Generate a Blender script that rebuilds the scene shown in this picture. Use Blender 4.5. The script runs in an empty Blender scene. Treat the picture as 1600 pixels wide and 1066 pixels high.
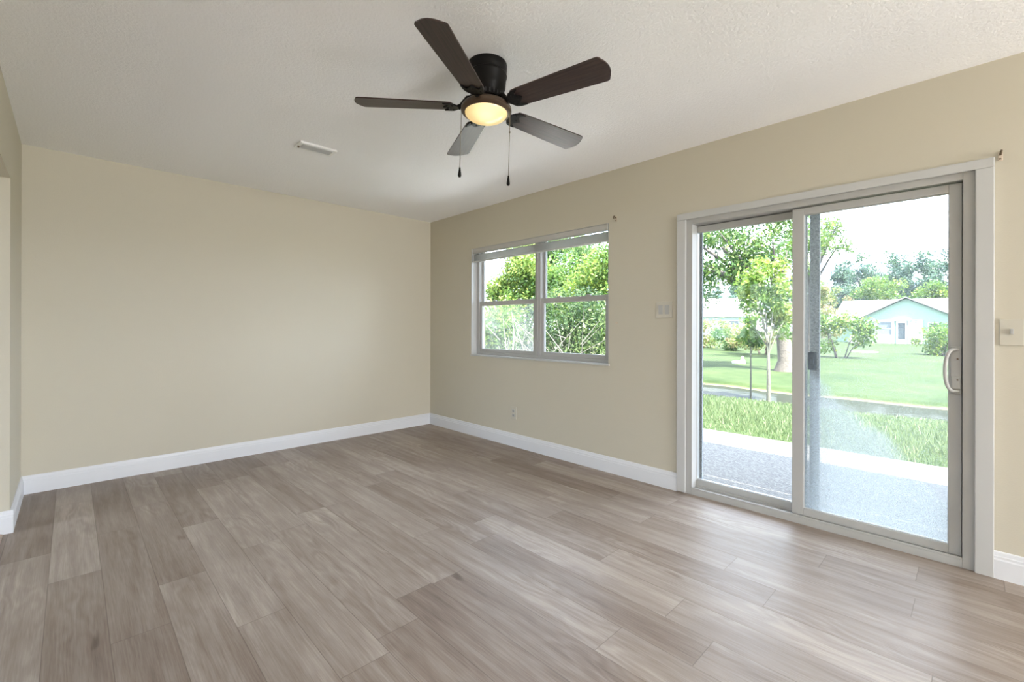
import bpy, bmesh, math, random
import numpy as np
from mathutils import Vector, Matrix

random.seed(7)
S = bpy.context.scene
COL = S.collection
D = bpy.data

# ------------------------------------------------------------------ camera
F_PX, HORIZON, YAW, ROLL = 707.85, 510.78, 0.7715423, math.radians(0.12)
d = Vector((-math.cos(YAW), math.sin(YAW), 0.0))
u = Vector((0, 0, 1))
r = d.cross(u)
r3 = r * math.cos(ROLL) + u * math.sin(ROLL)
u3 = r3.cross(d)
cam_data = D.cameras.new('camera')
cam_data.sensor_width = 36.0
cam_data.lens = F_PX / 1600 * 36.0
cam_data.shift_y = -(533.0 - HORIZON) / 1600.0
cam_data.clip_start = 0.02
cam_data.clip_end = 500
cam = D.objects.new('camera', cam_data)
COL.objects.link(cam)
M = Matrix((r3, u3, -d)).transposed().to_4x4()
M.translation = Vector((4.6353, -3.1252, 1.1762))
cam.matrix_world = M
S.camera = cam

# ------------------------------------------------------------------ colour management
vs = S.view_settings
S.display_settings.display_device = 'sRGB'
vs.view_transform = 'Standard'
vs.look = 'None'
vs.gamma = 1.0
vs.use_curve_mapping = False
vs.exposure = 0.30
S.cycles.use_denoising = True
S.cycles.max_bounces = 10
S.cycles.diffuse_bounces = 6
S.cycles.transparent_max_bounces = 16
S.cycles.sample_clamp_indirect = 8.0
S.cycles.caustics_reflective = False
S.cycles.caustics_refractive = False


# ------------------------------------------------------------------ node helpers
class NT:
    def __init__(self, tree):
        self.t = tree

    def n(self, kind, **kw):
        nd = self.t.nodes.new(kind)
        for k, v in kw.items():
            setattr(nd, k, v)
        return nd

    def put(self, sock, v):
        if hasattr(v, 'is_output') or hasattr(v, 'links'):
            self.t.links.new(v, sock)
        else:
            if isinstance(v, (tuple, list)) and len(v) == 3 and sock.type == 'RGBA':
                v = (*v, 1.0)
            sock.default_value = v

    def math(self, op, a, b=0.0, c=None, clamp=False):
        nd = self.n('ShaderNodeMath', operation=op, use_clamp=clamp)
        self.put(nd.inputs[0], a)
        self.put(nd.inputs[1], b)
        if c is not None:
            self.put(nd.inputs[2], c)
        return nd.outputs[0]

    def mix(self, f, a, b, kind='MIX'):
        nd = self.n('ShaderNodeMix', data_type='RGBA', blend_type=kind)
        self.put(nd.inputs[0], f)
        self.put(nd.inputs[6], a)
        self.put(nd.inputs[7], b)
        return nd.outputs[2]

    def noise(self, vec, scale, detail=3.0, rough=0.5, dist=0.0):
        nd = self.n('ShaderNodeTexNoise')
        if vec is not None:
            self.t.links.new(vec, nd.inputs['Vector'])
        nd.inputs['Scale'].default_value = scale
        nd.inputs['Detail'].default_value = detail
        nd.inputs['Roughness'].default_value = rough
        nd.inputs['Distortion'].default_value = dist
        return nd.outputs['Fac']

    def ramp(self, f, stops, interp='LINEAR'):
        nd = self.n('ShaderNodeValToRGB')
        cr = nd.color_ramp
        cr.interpolation = interp
        while len(cr.elements) < len(stops):
            cr.elements.new(0.5)
        for e, (p, c) in zip(cr.elements, stops):
            e.position = p
            e.color = (*c, 1.0) if len(c) == 3 else c
        self.put(nd.inputs[0], f)
        return nd.outputs[0]

    def maprange(self, v, a, b, c, d_, smooth=False):
        nd = self.n('ShaderNodeMapRange')
        if smooth:
            nd.interpolation_type = 'SMOOTHSTEP'
        self.put(nd.inputs[0], v)
        for i, q in enumerate((a, b, c, d_)):
            nd.inputs[1 + i].default_value = q
        return nd.outputs[0]

    def bump(self, h, strength, dist):
        nd = self.n('ShaderNodeBump')
        nd.inputs['Strength'].default_value = strength
        nd.inputs['Distance'].default_value = dist
        self.put(nd.inputs['Height'], h)
        return nd.outputs[0]

    def obj(self):
        return self.n('ShaderNodeTexCoord').outputs['Object']

    def xyz(self, vec):
        nd = self.n('ShaderNodeSeparateXYZ')
        self.t.links.new(vec, nd.inputs[0])
        return nd.outputs

    def comb(self, x, y, z):
        nd = self.n('ShaderNodeCombineXYZ')
        for i, q in enumerate((x, y, z)):
            self.put(nd.inputs[i], q)
        return nd.outputs[0]


def new_mat(name):
    m = D.materials.new(name)
    m.use_nodes = True
    m.node_tree.nodes.clear()
    N = NT(m.node_tree)
    out = N.n('ShaderNodeOutputMaterial')
    return m, N, out


def principled(name, col, rough=0.5, metal=0.0, bump=None, spec=0.5, var=None, emit=None):
    """col rgb; var=(scale, amount) gentle tone variation; bump=(scale, strength, distance)"""
    m, N, out = new_mat(name)
    b = N.n('ShaderNodeBsdfPrincipled')
    b.inputs['Roughness'].default_value = rough
    b.inputs['Metallic'].default_value = metal
    b.inputs['Specular IOR Level'].default_value = spec
    vec = N.obj()
    if var:
        f = N.noise(vec, var[0], 4)
        lo = tuple(c * (1 - var[1]) for c in col)
        hi = tuple(min(1, c * (1 + var[1])) for c in col)
        N.put(b.inputs['Base Color'], N.ramp(f, [(0.3, lo), (0.7, hi)]))
    else:
        b.inputs['Base Color'].default_value = (*col, 1)
    if bump:
        N.put(b.inputs['Normal'], N.bump(N.noise(vec, bump[0], 3), bump[1], bump[2]))
    if emit:
        b.inputs['Emission Color'].default_value = (*emit[0], 1)
        b.inputs['Emission Strength'].default_value = emit[1]
    m.node_tree.links.new(b.outputs[0], out.inputs[0])
    return m


# ------------------------------------------------------------------ sky
W = D.worlds.new('sky')
S.world = W
W.use_nodes = True
W.node_tree.nodes.clear()
N = NT(W.node_tree)
wout = N.n('ShaderNodeOutputWorld')
bg = N.n('ShaderNodeBackground')
gen = N.n('ShaderNodeTexCoord').outputs['Generated']
x_, y_, z_ = N.xyz(gen)
zz = N.math('ADD', N.math('MAXIMUM', z_, 0.0), 0.18)
flat = N.comb(N.math('DIVIDE', x_, zz), N.math('DIVIDE', y_, zz), 0.0)
cl = N.noise(flat, 1.3, 6, 0.55, 0.3)
cl = N.ramp(cl, [(0.36, (0, 0, 0)), (0.55, (1, 1, 1))])
skycol = N.mix(cl, (0.44, 0.60, 0.90), (0.97, 1.05, 1.20))
N.put(bg.inputs[0], skycol)
SKY = 8.6
bg.inputs[1].default_value = SKY
W.node_tree.links.new(bg.outputs[0], wout.inputs[0])

# ------------------------------------------------------------------ sun
sun_l = D.lights.new('sun', 'SUN')
sun_l.energy = 46.0
sun_l.angle = math.radians(0.6)
sun_l.color = (1.0, 0.95, 0.86)
sun = D.objects.new('sun', sun_l)
sun.rotation_euler = Vector((-0.42, 0.16, -0.88)).to_track_quat('-Z', 'Y').to_euler()
COL.objects.link(sun)


# added fill lamps, set in made-up windows behind the camera and next door
def fill_light(name, loc, direction, sx, sy, power, col):
    l = D.lights.new(name, 'AREA')
    l.shape = 'RECTANGLE'
    l.size, l.size_y = sx, sy
    l.energy = power
    l.color = col
    o = D.objects.new(name, l)
    o.location = loc
    o.rotation_euler = Vector(direction).to_track_quat('-Z', 'Z').to_euler()
    COL.objects.link(o)
    return o


fill_light('fill_light_rear', (9.92, -1.10, 1.05), (-0.72, 0, 0.69), 1.8, 1.9, 305, (0.99, 0.99, 1.0))
fill_light('fill_light_hall', (1.35, -6.42, 1.05), (0, 0.80, 0.6), 2.0, 1.9, 10, (1.0, 0.98, 0.95))


# ------------------------------------------------------------------ mesh helpers
class MB:
    """collects shapes and links them as ONE mesh object"""

    def __init__(self):
        self.bm = bmesh.new()

    def box(self, a, b, bevel=0.0, seg=2):
        c = [(p + q) / 2 for p, q in zip(a, b)]
        s = [abs(q - p) for p, q in zip(a, b)]
        res = bmesh.ops.create_cube(self.bm, size=1.0)
        vs_ = res['verts']
        bmesh.ops.scale(self.bm, vec=s, verts=vs_)
        bmesh.ops.translate(self.bm, vec=c, verts=vs_)
        if bevel:
            es = list({e for v in vs_ for e in v.link_edges})
            bmesh.ops.bevel(self.bm, geom=es, offset=bevel, segments=seg, affect='EDGES', profile=0.6)
        return self

    def poly_prism(self, pts, axis_vec):
        """closed polygon pts (3D) extruded along axis_vec"""
        vs_ = [self.bm.verts.new(p) for p in pts]
        f = self.bm.faces.new(vs_)
        ex = bmesh.ops.extrude_face_region(self.bm, geom=[f])
        nv = [g for g in ex['geom'] if isinstance(g, bmesh.types.BMVert)]
        bmesh.ops.translate(self.bm, vec=axis_vec, verts=nv)
        bmesh.ops.recalc_face_normals(self.bm, faces=self.bm.faces)
        return self

    def lathe(self, prof, seg=48, center=(0, 0, 0)):
        """profile list of (r, z)"""
        rings = []
        for (rr, z) in prof:
            if rr < 1e-6:
                rings.append([self.bm.verts.new((center[0], center[1], center[2] + z))])
            else:
                rings.append([self.bm.verts.new((center[0] + rr * math.cos(2 * math.pi * k / seg),
                                                 center[1] + rr * math.sin(2 * math.pi * k / seg),
                                                 center[2] + z)) for k in range(seg)])
        for a, b in zip(rings[:-1], rings[1:]):
            for k in range(seg):
                k2 = (k + 1) % seg
                if len(a) == 1 and len(b) == 1:
                    continue
                if len(a) == 1:
                    self.bm.faces.new((a[0], b[k], b[k2]))
                elif len(b) == 1:
                    self.bm.faces.new((a[k2], a[k], b[0]))
                else:
                    self.bm.faces.new((a[k], b[k], b[k2], a[k2]))
        bmesh.ops.recalc_face_normals(self.bm, faces=self.bm.faces)
        return self

    def tube(self, pts, radii, seg=8, cap=True):
        pts = [Vector(p) for p in pts]
        if not isinstance(radii, (list, tuple)):
            radii = [radii] * len(pts)
        rings = []
        ref = None
        for i, p in enumerate(pts):
            t = (pts[min(i + 1, len(pts) - 1)] - pts[max(i - 1, 0)]).normalized()
            if ref is None:
                ref = Vector((1, 0, 0)) if abs(t.x) < 0.8 else Vector((0, 1, 0))
            a = (ref - t * ref.dot(t)).normalized()
            ref = a
            b = t.cross(a)
            rings.append([self.bm.verts.new(p + radii[i] * (a * math.cos(2 * math.pi * k / seg) +
                                                            b * math.sin(2 * math.pi * k / seg))) for k in range(seg)])
        for A, B in zip(rings[:-1], rings[1:]):
            for k in range(seg):
                k2 = (k + 1) % seg
                self.bm.faces.new((A[k], A[k2], B[k2], B[k]))
        if cap:
            self.bm.faces.new(rings[0][::-1])
            self.bm.faces.new(rings[-1])
        return self

    def build(self, name, mat, parent=None, smooth=None, at=None):
        me = D.meshes.new(name)
        self.bm.normal_update()
        self.bm.to_mesh(me)
        self.bm.free()
        me.materials.append(mat)
        if smooth is not None:
            for p in me.polygons:
                p.use_smooth = True
            if smooth < 180:
                me.set_sharp_from_angle(angle=math.radians(smooth))
        o = D.objects.new(name, me)
        COL.objects.link(o)
        if parent is not None:
            o.parent = parent
            if parent.type != 'EMPTY' or True:
                pass
        if at is not None:
            o.location = at
        return o


def thing(name, label, cat, loc=(0, 0, 0), group=None, kind=None):
    o = D.objects.new(name, None)
    o.empty_display_size = 0.1
    o.location = loc
    COL.objects.link(o)
    tag(o, label, cat, group, kind)
    return o


def tag(o, label=None, cat=None, group=None, kind=None):
    if label:
        o['label'] = label
    if cat:
        o['category'] = cat
    if group:
        o['group'] = group
    if kind:
        o['kind'] = kind
    return o


def struct(o):
    o['kind'] = 'structure'
    return o


def frame_ring(x0, x1, z0, z1, y0, y1, wl, wr, wb, wt, bevel=0.003):
    """rectangular frame in the xz plane: member widths left, right, bottom, top"""
    m = MB()
    m.box((x0, y0, z0), (x0 + wl, y1, z1), bevel)
    m.box((x1 - wr, y0, z0), (x1, y1, z1), bevel)
    m.box((x0 + wl, y0, z0), (x1 - wr, y1, z0 + wb), bevel)
    m.box((x0 + wl, y0, z1 - wt), (x1 - wr, y1, z1), bevel)
    return m


# ------------------------------------------------------------------ interior materials
def mat_wall():
    m, N, out = new_mat('cream_paint')
    b = N.n('ShaderNodeBsdfPrincipled')
    v = N.obj()
    b.inputs['Base Color'].default_value = (0.57, 0.53, 0.435, 1)
    b.inputs['Roughness'].default_value = 0.62
    b.inputs['Specular IOR Level'].default_value = 0.3
    N.put(b.inputs['Normal'], N.bump(N.noise(v, 160, 3), 0.12, 0.004))
    m.node_tree.links.new(b.outputs[0], out.inputs[0])
    return m


def mat_ceiling():
    m, N, out = new_mat('textured_ceiling_paint')
    b = N.n('ShaderNodeBsdfPrincipled')
    v = N.obj()
    b.inputs['Base Color'].default_value = (0.955, 0.955, 0.965, 1)
    b.inputs['Roughness'].default_value = 0.85
    b.inputs['Specular IOR Level'].default_value = 0.2
    h = N.noise(v, 75, 4, 0.6, 0.6)
    N.put(b.inputs['Normal'], N.bump(h, 0.35, 0.012))
    m.node_tree.links.new(b.outputs[0], out.inputs[0])
    return m


def mat_floor():
    m, N, out = new_mat('vinyl_plank')
    b = N.n('ShaderNodeBsdfPrincipled')
    v = N.obj()
    X, Y, Z = N.xyz(v)
    PW, PL = 0.18, 1.22
    vrow = N.math('DIVIDE', N.math('ADD', Y, 0.14), PW)
    row = N.math('FLOOR', vrow)
    fy = N.math('FRACT', vrow)
    wn = N.n('ShaderNodeTexWhiteNoise', noise_dimensions='1D')
    N.put(wn.inputs['W'], N.math('ADD', row, 11.3))
    off = N.math('MULTIPLY', wn.outputs['Value'], PL)
    ucol = N.math('DIVIDE', N.math('ADD', X, off), PL)
    colm = N.math('FLOOR', ucol)
    fx = N.math('FRACT', ucol)
    wn2 = N.n('ShaderNodeTexWhiteNoise', noise_dimensions='2D')
    N.put(wn2.inputs['Vector'], N.comb(row, colm, 0.0))
    rnd = wn2.outputs['Value']
    r_c = N.xyz(wn2.outputs['Color'])
    # plank-local coordinates, shifted per plank so every board has its own figure
    gx = N.math('ADD', X, N.math('MULTIPLY', rnd, 37.0))
    gy = N.math('ADD', Y, N.math('MULTIPLY', r_c[1], 19.0))
    # low frequency warp for cathedral grain
    warp = N.noise(N.comb(N.math('MULTIPLY', gx, 1.1), N.math('MULTIPLY', gy, 4.0), 0.0), 1.6, 2, 0.5)
    ringc = N.math('ADD', N.math('MULTIPLY', gy, 9.0), N.math('MULTIPLY', warp, 5.2))
    rings = N.math('SINE', N.math('MULTIPLY', ringc, 11.0))
    rings = N.math('ADD', N.math('MULTIPLY', rings, 0.5), 0.5)
    fine = N.noise(N.comb(N.math('MULTIPLY', gx, 7.0), N.math('MULTIPLY', gy, 190.0), 0.0), 1.0, 4, 0.65)
    mid = N.noise(N.comb(N.math('MULTIPLY', gx, 1.6), N.math('MULTIPLY', gy, 22.0), 0.0), 1.0, 3, 0.6, 0.4)
    blotch = N.noise(N.comb(N.math('MULTIPLY', gx, 1.3), N.math('MULTIPLY', gy, 4.0), 0.0), 1.3, 3, 0.6)
    knot = N.noise(N.comb(N.math('MULTIPLY', gx, 3.0), N.math('MULTIPLY', gy, 9.0), 0.0), 1.0, 2, 0.5)
    knot = N.maprange(knot, 0.70, 0.80, 0.0, 1.0, True)
    ringmask = N.maprange(N.noise(N.comb(N.math('MULTIPLY', gx, 0.9), N.math('MULTIPLY', gy, 3.0), 0.0), 1.1, 1), 0.45, 0.62, 0.0, 1.0, True)
    t = N.math('ADD', N.math('MULTIPLY', fine, 0.44), N.math('MULTIPLY', mid, 0.46))
    t = N.math('ADD', t, N.math('MULTIPLY', blotch, 0.36))
    t = N.math('ADD', t, N.math('MULTIPLY', N.math('MULTIPLY', rings, ringmask), 0.085))
    t = N.math('ADD', t, N.math('MULTIPLY', N.math('SUBTRACT', rnd, 0.5), 0.21))
    t = N.math('SUBTRACT', t, N.math('MULTIPLY', knot, 0.2))
    c = N.ramp(t, [(0.30, (0.140, 0.100, 0.080)), (0.52, (0.245, 0.192, 0.158)),
                   (0.70, (0.335, 0.278, 0.238)), (0.92, (0.48, 0.415, 0.365))])
    # seams
    ey = N.math('MINIMUM', fy, N.math('SUBTRACT', 1.0, fy))
    ex = N.math('MINIMUM', fx, N.math('SUBTRACT', 1.0, fx))
    sy = N.maprange(ey, 0.0, 0.012, 1.0, 0.0)
    sx = N.maprange(ex, 0.0, 0.0018, 1.0, 0.0)
    seam = N.math('MAXIMUM', sx, sy, clamp=True)
    c = N.mix(N.math('MULTIPLY', seam, 0.55), c, (0.07, 0.045, 0.032))
    N.put(b.inputs['Base Color'], c)
    N.put(b.inputs['Roughness'], N.maprange(fine, 0.3, 0.7, 0.34, 0.46))
    b.inputs['Specular IOR Level'].default_value = 0.19
    h = N.math('SUBTRACT', N.math('MULTIPLY', fine, 0.5), seam)
    N.put(b.inputs['Normal'], N.bump(h, 0.18, 0.002))
    m.node_tree.links.new(b.outputs[0], out.inputs[0])
    return m


def glass_mat(name, haze=None, tint=(0.97, 0.99, 0.98)):
    """thin window glass; haze(N, X, Z, vec) returns (factor) of whitish dried film on it"""
    m, N, out = new_mat(name)
    tr = N.n('ShaderNodeBsdfTransparent')
    tr.inputs[0].default_value = (*tint, 1)
    gl = N.n('ShaderNodeBsdfGlossy')
    gl.inputs['Roughness'].default_value = 0.02
    fr = N.n('ShaderNodeFresnel')
    fr.inputs[0].default_value = 1.22
    mx = N.n('ShaderNodeMixShader')
    L = m.node_tree.links.new
    L(N.math('MULTIPLY', fr.outputs[0], 0.8), mx.inputs[0])
    L(tr.outputs[0], mx.inputs[1])
    L(gl.outputs[0], mx.inputs[2])
    last = mx.outputs[0]
    if haze:
        vec = N.obj()
        X, Y, Z = N.xyz(vec)
        f = haze(N, X, Z, vec)
        tl = N.n('ShaderNodeBsdfTranslucent')
        tl.inputs[0].default_value = (0.34, 0.36, 0.35, 1)
        m2 = N.n('ShaderNodeMixShader')
        L(f, m2.inputs[0])
        L(last, m2.inputs[1])
        L(tl.outputs[0], m2.inputs[2])
        last = m2.outputs[0]
    L(last, out.inputs[0])
    return m


def haze_door(N, X, Z, vec):
    # dried mineral spray: thick towards the lower left of the pane, thinning along a diagonal
    edge = N.noise(vec, 6, 3)
    diag = N.math('ADD', N.math('MULTIPLY', N.math('SUBTRACT', X, 3.9), 1.05), N.math('SUBTRACT', Z, 0.96))
    diag = N.math('ADD', diag, N.math('MULTIPLY', N.math('SUBTRACT', edge, 0.5), 0.25))
    a = N.maprange(diag, -0.10, 0.05, 1.0, 0.0, True)
    low = N.maprange(Z, 0.1, 0.75, 0.70, 0.66)
    fine = N.noise(N.n('ShaderNodeMapping').outputs[0] if False else vec, 210, 2, 0.7)
    spk = N.maprange(fine, 0.36, 0.64, 0.45, 1.0)
    body = N.math('MULTIPLY', N.math('MULTIPLY', a, low), spk)
    base = N.math('MULTIPLY', N.maprange(N.noise(vec, 260, 2, 0.7), 0.45, 0.7, 0.02, 0.30), 1.0)
    return N.math('MAXIMUM', body, base, clamp=True)


def haze_sash(N, X, Z, vec):
    n = N.noise(vec, 4, 2)
    return N.maprange(n, 0.3, 0.7, 0.06, 0.18)


M_wall = mat_wall()
M_ceil = mat_ceiling()
M_floor = mat_floor()
M_base = principled('white_baseboard_paint', (0.72, 0.73, 0.76), 0.38, bump=(60, 0.03, 0.002))
M_trim = principled('white_trim_paint', (0.52, 0.52, 0.51), 0.38, bump=(60, 0.03, 0.002))
M_vinyl = principled('white_vinyl', (0.44, 0.435, 0.42), 0.6, spec=0.25)
M_plate = principled('ivory_plastic', (0.56, 0.53, 0.45), 0.45, spec=0.3)
M_blind = principled('blind_aluminium', (0.50, 0.485, 0.46), 0.5)
M_dark = principled('dark_plastic', (0.02, 0.02, 0.022), 0.45)
M_screenframe = principled('grey_aluminium', (0.36, 0.38, 0.40), 0.6, 0.0, var=(90, 0.35))
M_black = principled('oil_rubbed_bronze', (0.009, 0.008, 0.0075), 0.42, 0.0, spec=0.10)
M_bronze = principled('bronze_ring', (0.085, 0.055, 0.035), 0.38, 0.5)
M_chain = principled('chain_metal', (0.25, 0.22, 0.18), 0.35, 0.8)
M_hook = principled('worn_brass', (0.16, 0.12, 0.08), 0.4, 0.7)
M_spackle = principled('chipped_plaster', (0.62, 0.52, 0.42), 0.9, var=(200, 0.25))
M_glass = glass_mat('clear_glass')
M_glass_dirty = glass_mat('sprayed_glass', haze_door)
M_glass_sash = glass_mat('fogged_glass', haze_sash)


def mat_blade():
    m, N, out = new_mat('dark_walnut_blade')
    b = N.n('ShaderNodeBsdfPrincipled')
    v = N.obj()
    X, Y, Z = N.xyz(v)
    g = N.noise(N.comb(N.math('MULTIPLY', X, 6.0), N.math('MULTIPLY', Y, 140.0), 0.0), 1.0, 4, 0.6, 0.5)
    N.put(b.inputs['Base Color'], N.ramp(g, [(0.3, (0.022, 0.013, 0.011)), (0.7, (0.058, 0.036, 0.030))]))
    b.inputs['Roughness'].default_value = 0.33
    b.inputs['Specular IOR Level'].default_value = 0.3
    m.node_tree.links.new(b.outputs[0], out.inputs[0])
    return m


M_blade = mat_blade()


def mat_lampglass():
    m, N, out = new_mat('lit_alabaster_glass')
    b = N.n('ShaderNodeBsdfPrincipled')
    v = N.obj()
    X, Y, Z = N.xyz(v)
    b.inputs['Base Color'].default_value = (0.6, 0.5, 0.32, 1)
    b.inputs['Roughness'].default_value = 0.25
    n = N.noise(v, 14, 2)
    # the bulb sits off centre inside the bowl, so the glass glows hotter beside it
    dx = N.math('SUBTRACT', X, 0.035)
    dy = N.math('SUBTRACT', Y, -0.035)
    dist = N.math('SQRT', N.math('ADD', N.math('MULTIPLY', dx, dx), N.math('MULTIPLY', dy, dy)))
    hot = N.maprange(dist, 0.0, 0.11, 1.0, 0.0, True)
    N.put(b.inputs['Emission Color'], N.mix(hot, (1.0, 0.70, 0.25), (1.0, 0.88, 0.48)))
    N.put(b.inputs['Emission Strength'], N.math('ADD', N.math('MULTIPLY', hot, 0.32), N.maprange(n, 0.3, 0.7, 0.48, 0.56)))
    m.node_tree.links.new(b.outputs[0], out.inputs[0])
    return m


M_lamp = mat_lampglass()

# ------------------------------------------------------------------ room shell
H = 2.44
RX = 10.0        # rear wall (behind the camera)
LY = -3.375     # left wall
WT = 0.2        # window wall thickness
HY = -6.5       # far wall of the adjoining room

fl = MB().box((-0.2, HY - 0.2, -0.12), (RX + 0.2, 0.0, 0.0)).box((3.19, 0.0, -0.12), (4.63, 0.02, 0.0)).build('floor', M_floor)
struct(fl)
ce = MB().box((-0.2, HY - 0.2, H), (RX + 0.2, WT, H + 0.15)).build('ceiling', M_ceil)
struct(ce)
struct(MB().box((-0.2, HY - 0.2, 0), (0, WT, H)).build('wall_back', M_wall))

WX0, WX1, WZ0, WZ1 = 0.783, 2.545, 0.862, 2.022       # window opening
DX0, DX1, DZ1 = 3.19, 4.63, 1.94                      # door opening
wr = MB()
wr.box((0, 0, 0), (WX0, WT, H))
wr.box((WX0, 0, 0), (WX1, WT, WZ0))
wr.box((WX0, 0, WZ1), (WX1, WT, H))
wr.box((WX1, 0, 0), (DX0, WT, H))
wr.box((DX0, 0, DZ1), (DX1, WT, H))
wr.box((DX1, 0, 0), (RX + 0.2, WT, H))
struct(wr.build('wall_right', M_wall))

OX0, OX1, OZ = 0.80, 3.7, 2.015                       # cased opening in the left wall
wl = MB()
wl.box((0, LY - 0.12, 0), (OX0, LY, H))
wl.box((OX0, LY - 0.12, OZ), (OX1, LY, H))
wl.box((OX1, LY - 0.12, 0), (RX, LY, H))
struct(wl.build('wall_left', M_wall))

wf = MB()                                             # wall behind the camera, with an opening added for a fill light
wf.box((RX, HY - 0.2, 0), (RX + 0.2, -2.05, H))
wf.box((RX, -0.15, 0), (RX + 0.2, 0, H))
wf.box((RX, -2.05, 0), (RX + 0.2, -0.15, 0.05))
wf.box((RX, -2.05, 2.1), (RX + 0.2, -0.15, H))
struct(wf.build('wall_front', M_wall))
wh = MB()                                             # far wall of the adjoining room, with an opening added for the hall fill light
wh.box((0, HY - 0.2, 0), (0.3, HY, H))
wh.box((2.4, HY - 0.2, 0), (RX, HY, H))
wh.box((0.3, HY - 0.2, 0), (2.4, HY, 0.05))
wh.box((0.3, HY - 0.2, 2.1), (2.4, HY, H))
struct(wh.build('wall_hall', M_wall))


# ------------------------------------------------------------------ baseboards (moulded profile)
BB = [(0, 0), (0.015, 0), (0.015, 0.088), (0.012, 0.094), (0.012, 0.104), (0.009, 0.108), (0.007, 0.122), (0.004, 0.127), (0, 0.127)]


def baseboard(name, p0, p1, nrm):
    """profile (depth along nrm, height) swept from p0 to p1"""
    p0, p1, nrm = Vector((*p0, 0)), Vector((*p1, 0)), Vector((*nrm, 0))
    m = MB()
    pts = [p0 + nrm * a + Vector((0, 0, h)) for a, h in BB]
    m.poly_prism(pts, p1 - p0)
    o = m.build(name, M_base)
    return struct(o)


baseboard('baseboard_back', (0, LY), (0, 0), (1, 0))
baseboard('baseboard_right', (0, 0), (3.131, 0), (0, -1))
baseboard('baseboard_right.001', (4.69, 0), (RX, 0), (0, -1))
baseboard('baseboard_left', (0, LY), (OX0, LY), (0, 1))
baseboard('baseboard_left.001', (OX0, LY - 0.12), (OX0, LY + 0.015), (1, 0))
baseboard('baseboard_left.002', (OX1, LY), (RX, LY), (0, 1))
baseboard('baseboard_front', (RX, LY), (RX, 0), (-1, 0))

# transition strip on the floor along the cased opening
pts = [Vector((OX0 + 0.02, LY - 0.045 + a, b)) for a, b in ((-0.022, 0), (-0.02, 0.004), (-0.008, 0.009), (0.008, 0.009), (0.02, 0.004), (0.022, 0))]
M_strip = principled('wood_strip', (0.34, 0.24, 0.17), 0.3, var=(30, 0.2))
o = MB().poly_prism(pts, Vector((OX1 - OX0 - 0.02, 0, 0))).build('trim_3', M_strip)
struct(o)

# ------------------------------------------------------------------ door casing
cz = MB()
CY = -0.018
cz.box((3.131, CY, 0.006), (3.195, 0.0, 1.935), 0.004)
cz.box((4.626, CY, 0.0), (4.690, 0.0, 1.935), 0.004)
cz.box((3.131, CY, 1.935), (4.690, 0.0, 1.981), 0.004)
struct(cz.build('trim_1', M_trim))

# ------------------------------------------------------------------ sliding door
door = thing('door_1', 'white vinyl sliding glass patio door in the right wall', 'door', (3.91, 0.08, 0), kind='structure')


def child(o, parent):
    o.parent = parent
    o.matrix_parent_inverse = Matrix.Identity(4)
    # keep authored world coordinates
    inv = parent_world(parent).inverted()
    o.matrix_basis = inv @ o.matrix_basis
    return o


def parent_world(p):
    m = p.matrix_basis.copy()
    q = p.parent
    while q is not None:
        m = q.matrix_basis @ m
        q = q.parent
    return m


df = MB()
df.box((3.190, 0.0, 0.0), (3.236, 0.16, 1.94), 0.002)
df.box((4.584, 0.0, 0.0), (4.630, 0.16, 1.94), 0.002)
df.box((3.236, 0.0, 1.900), (4.584, 0.16, 1.94), 0.002)
df.box((3.236, 0.0, 0.0), (4.584, 0.16, 0.040), 0.002)
df.box((3.236, 0.0, 0.040), (4.584, 0.012, 0.050), 0.002)       # track lip
df.box((3.236, 0.066, 0.040), (4.584, 0.074, 0.052), 0.001)     # rib between the two tracks
df.box((4.562, 0.066, 0.040), (4.584, 0.076, 1.900), 0.001)         # interlock stop behind the sliding panel
child(df.build('door_frame', M_vinyl), door)

sp = frame_ring(3.846, 4.581, 0.046, 1.893, 0.024, 0.062, 0.061, 0.047, 0.045, 0.042)
sp = child(sp.build('sliding_panel', M_vinyl), door)
gb = frame_ring(3.903, 4.538, 0.087, 1.855, 0.034, 0.052, 0.007, 0.007, 0.007, 0.007, 0.001)
child(gb.build('glazing_bead', M_trim), sp)
gp = MB().box((3.906, 0.040, 0.090), (4.535, 0.044, 1.852)).build('glass_pane', M_glass_dirty)
tag(gp, 'hazy pane with dried spray film')
child(gp, sp)
# pull handle: curved bar with two feet on a backplate
hd = MB()
zt, zb = 1.078, 0.852
arc = []
for k in range(15):
    a = math.pi * k / 14
    zc = (zt + zb) / 2 + (zt - zb) / 2 * math.cos(a) * 0.93
    out_ = math.sin(a) ** 0.55
    arc.append((4.568 - 0.046 * out_, 0.018 - 0.040 * out_, zc))
hd.tube(arc, [0.008] * 15, 10)
handle = child(hd.build('handle', M_vinyl, smooth=60), sp)
bp = MB().box((4.540, 0.014, 0.846), (4.580, 0.024, 1.084), 0.004)
bp.box((4.545, 0.008, 0.872), (4.578, 0.016, 0.935), 0.004)
child(bp.build('handle_backplate', M_vinyl), sp)
for zq in (1.022, 0.918):
    child(MB().tube([(4.566, 0.004, zq), (4.566, 0.016, zq)], 0.004, 10).build('handle_screw', M_hook), sp)

fp = frame_ring(3.226, 3.908, 0.046, 1.893, 0.076, 0.112, 0.012, 0.062, 0.045, 0.042)
fp = child(fp.build('fixed_panel', M_vinyl), door)
child(MB().box((3.236, 0.092, 0.088), (3.850, 0.096, 1.855)).build('glass_pane', M_glass), fp)
gb = frame_ring(3.234, 3.850, 0.087, 1.856, 0.084, 0.104, 0.005, 0.005, 0.007, 0.007, 0.001)
child(gb.build('glazing_bead', M_trim), fp)

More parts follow.
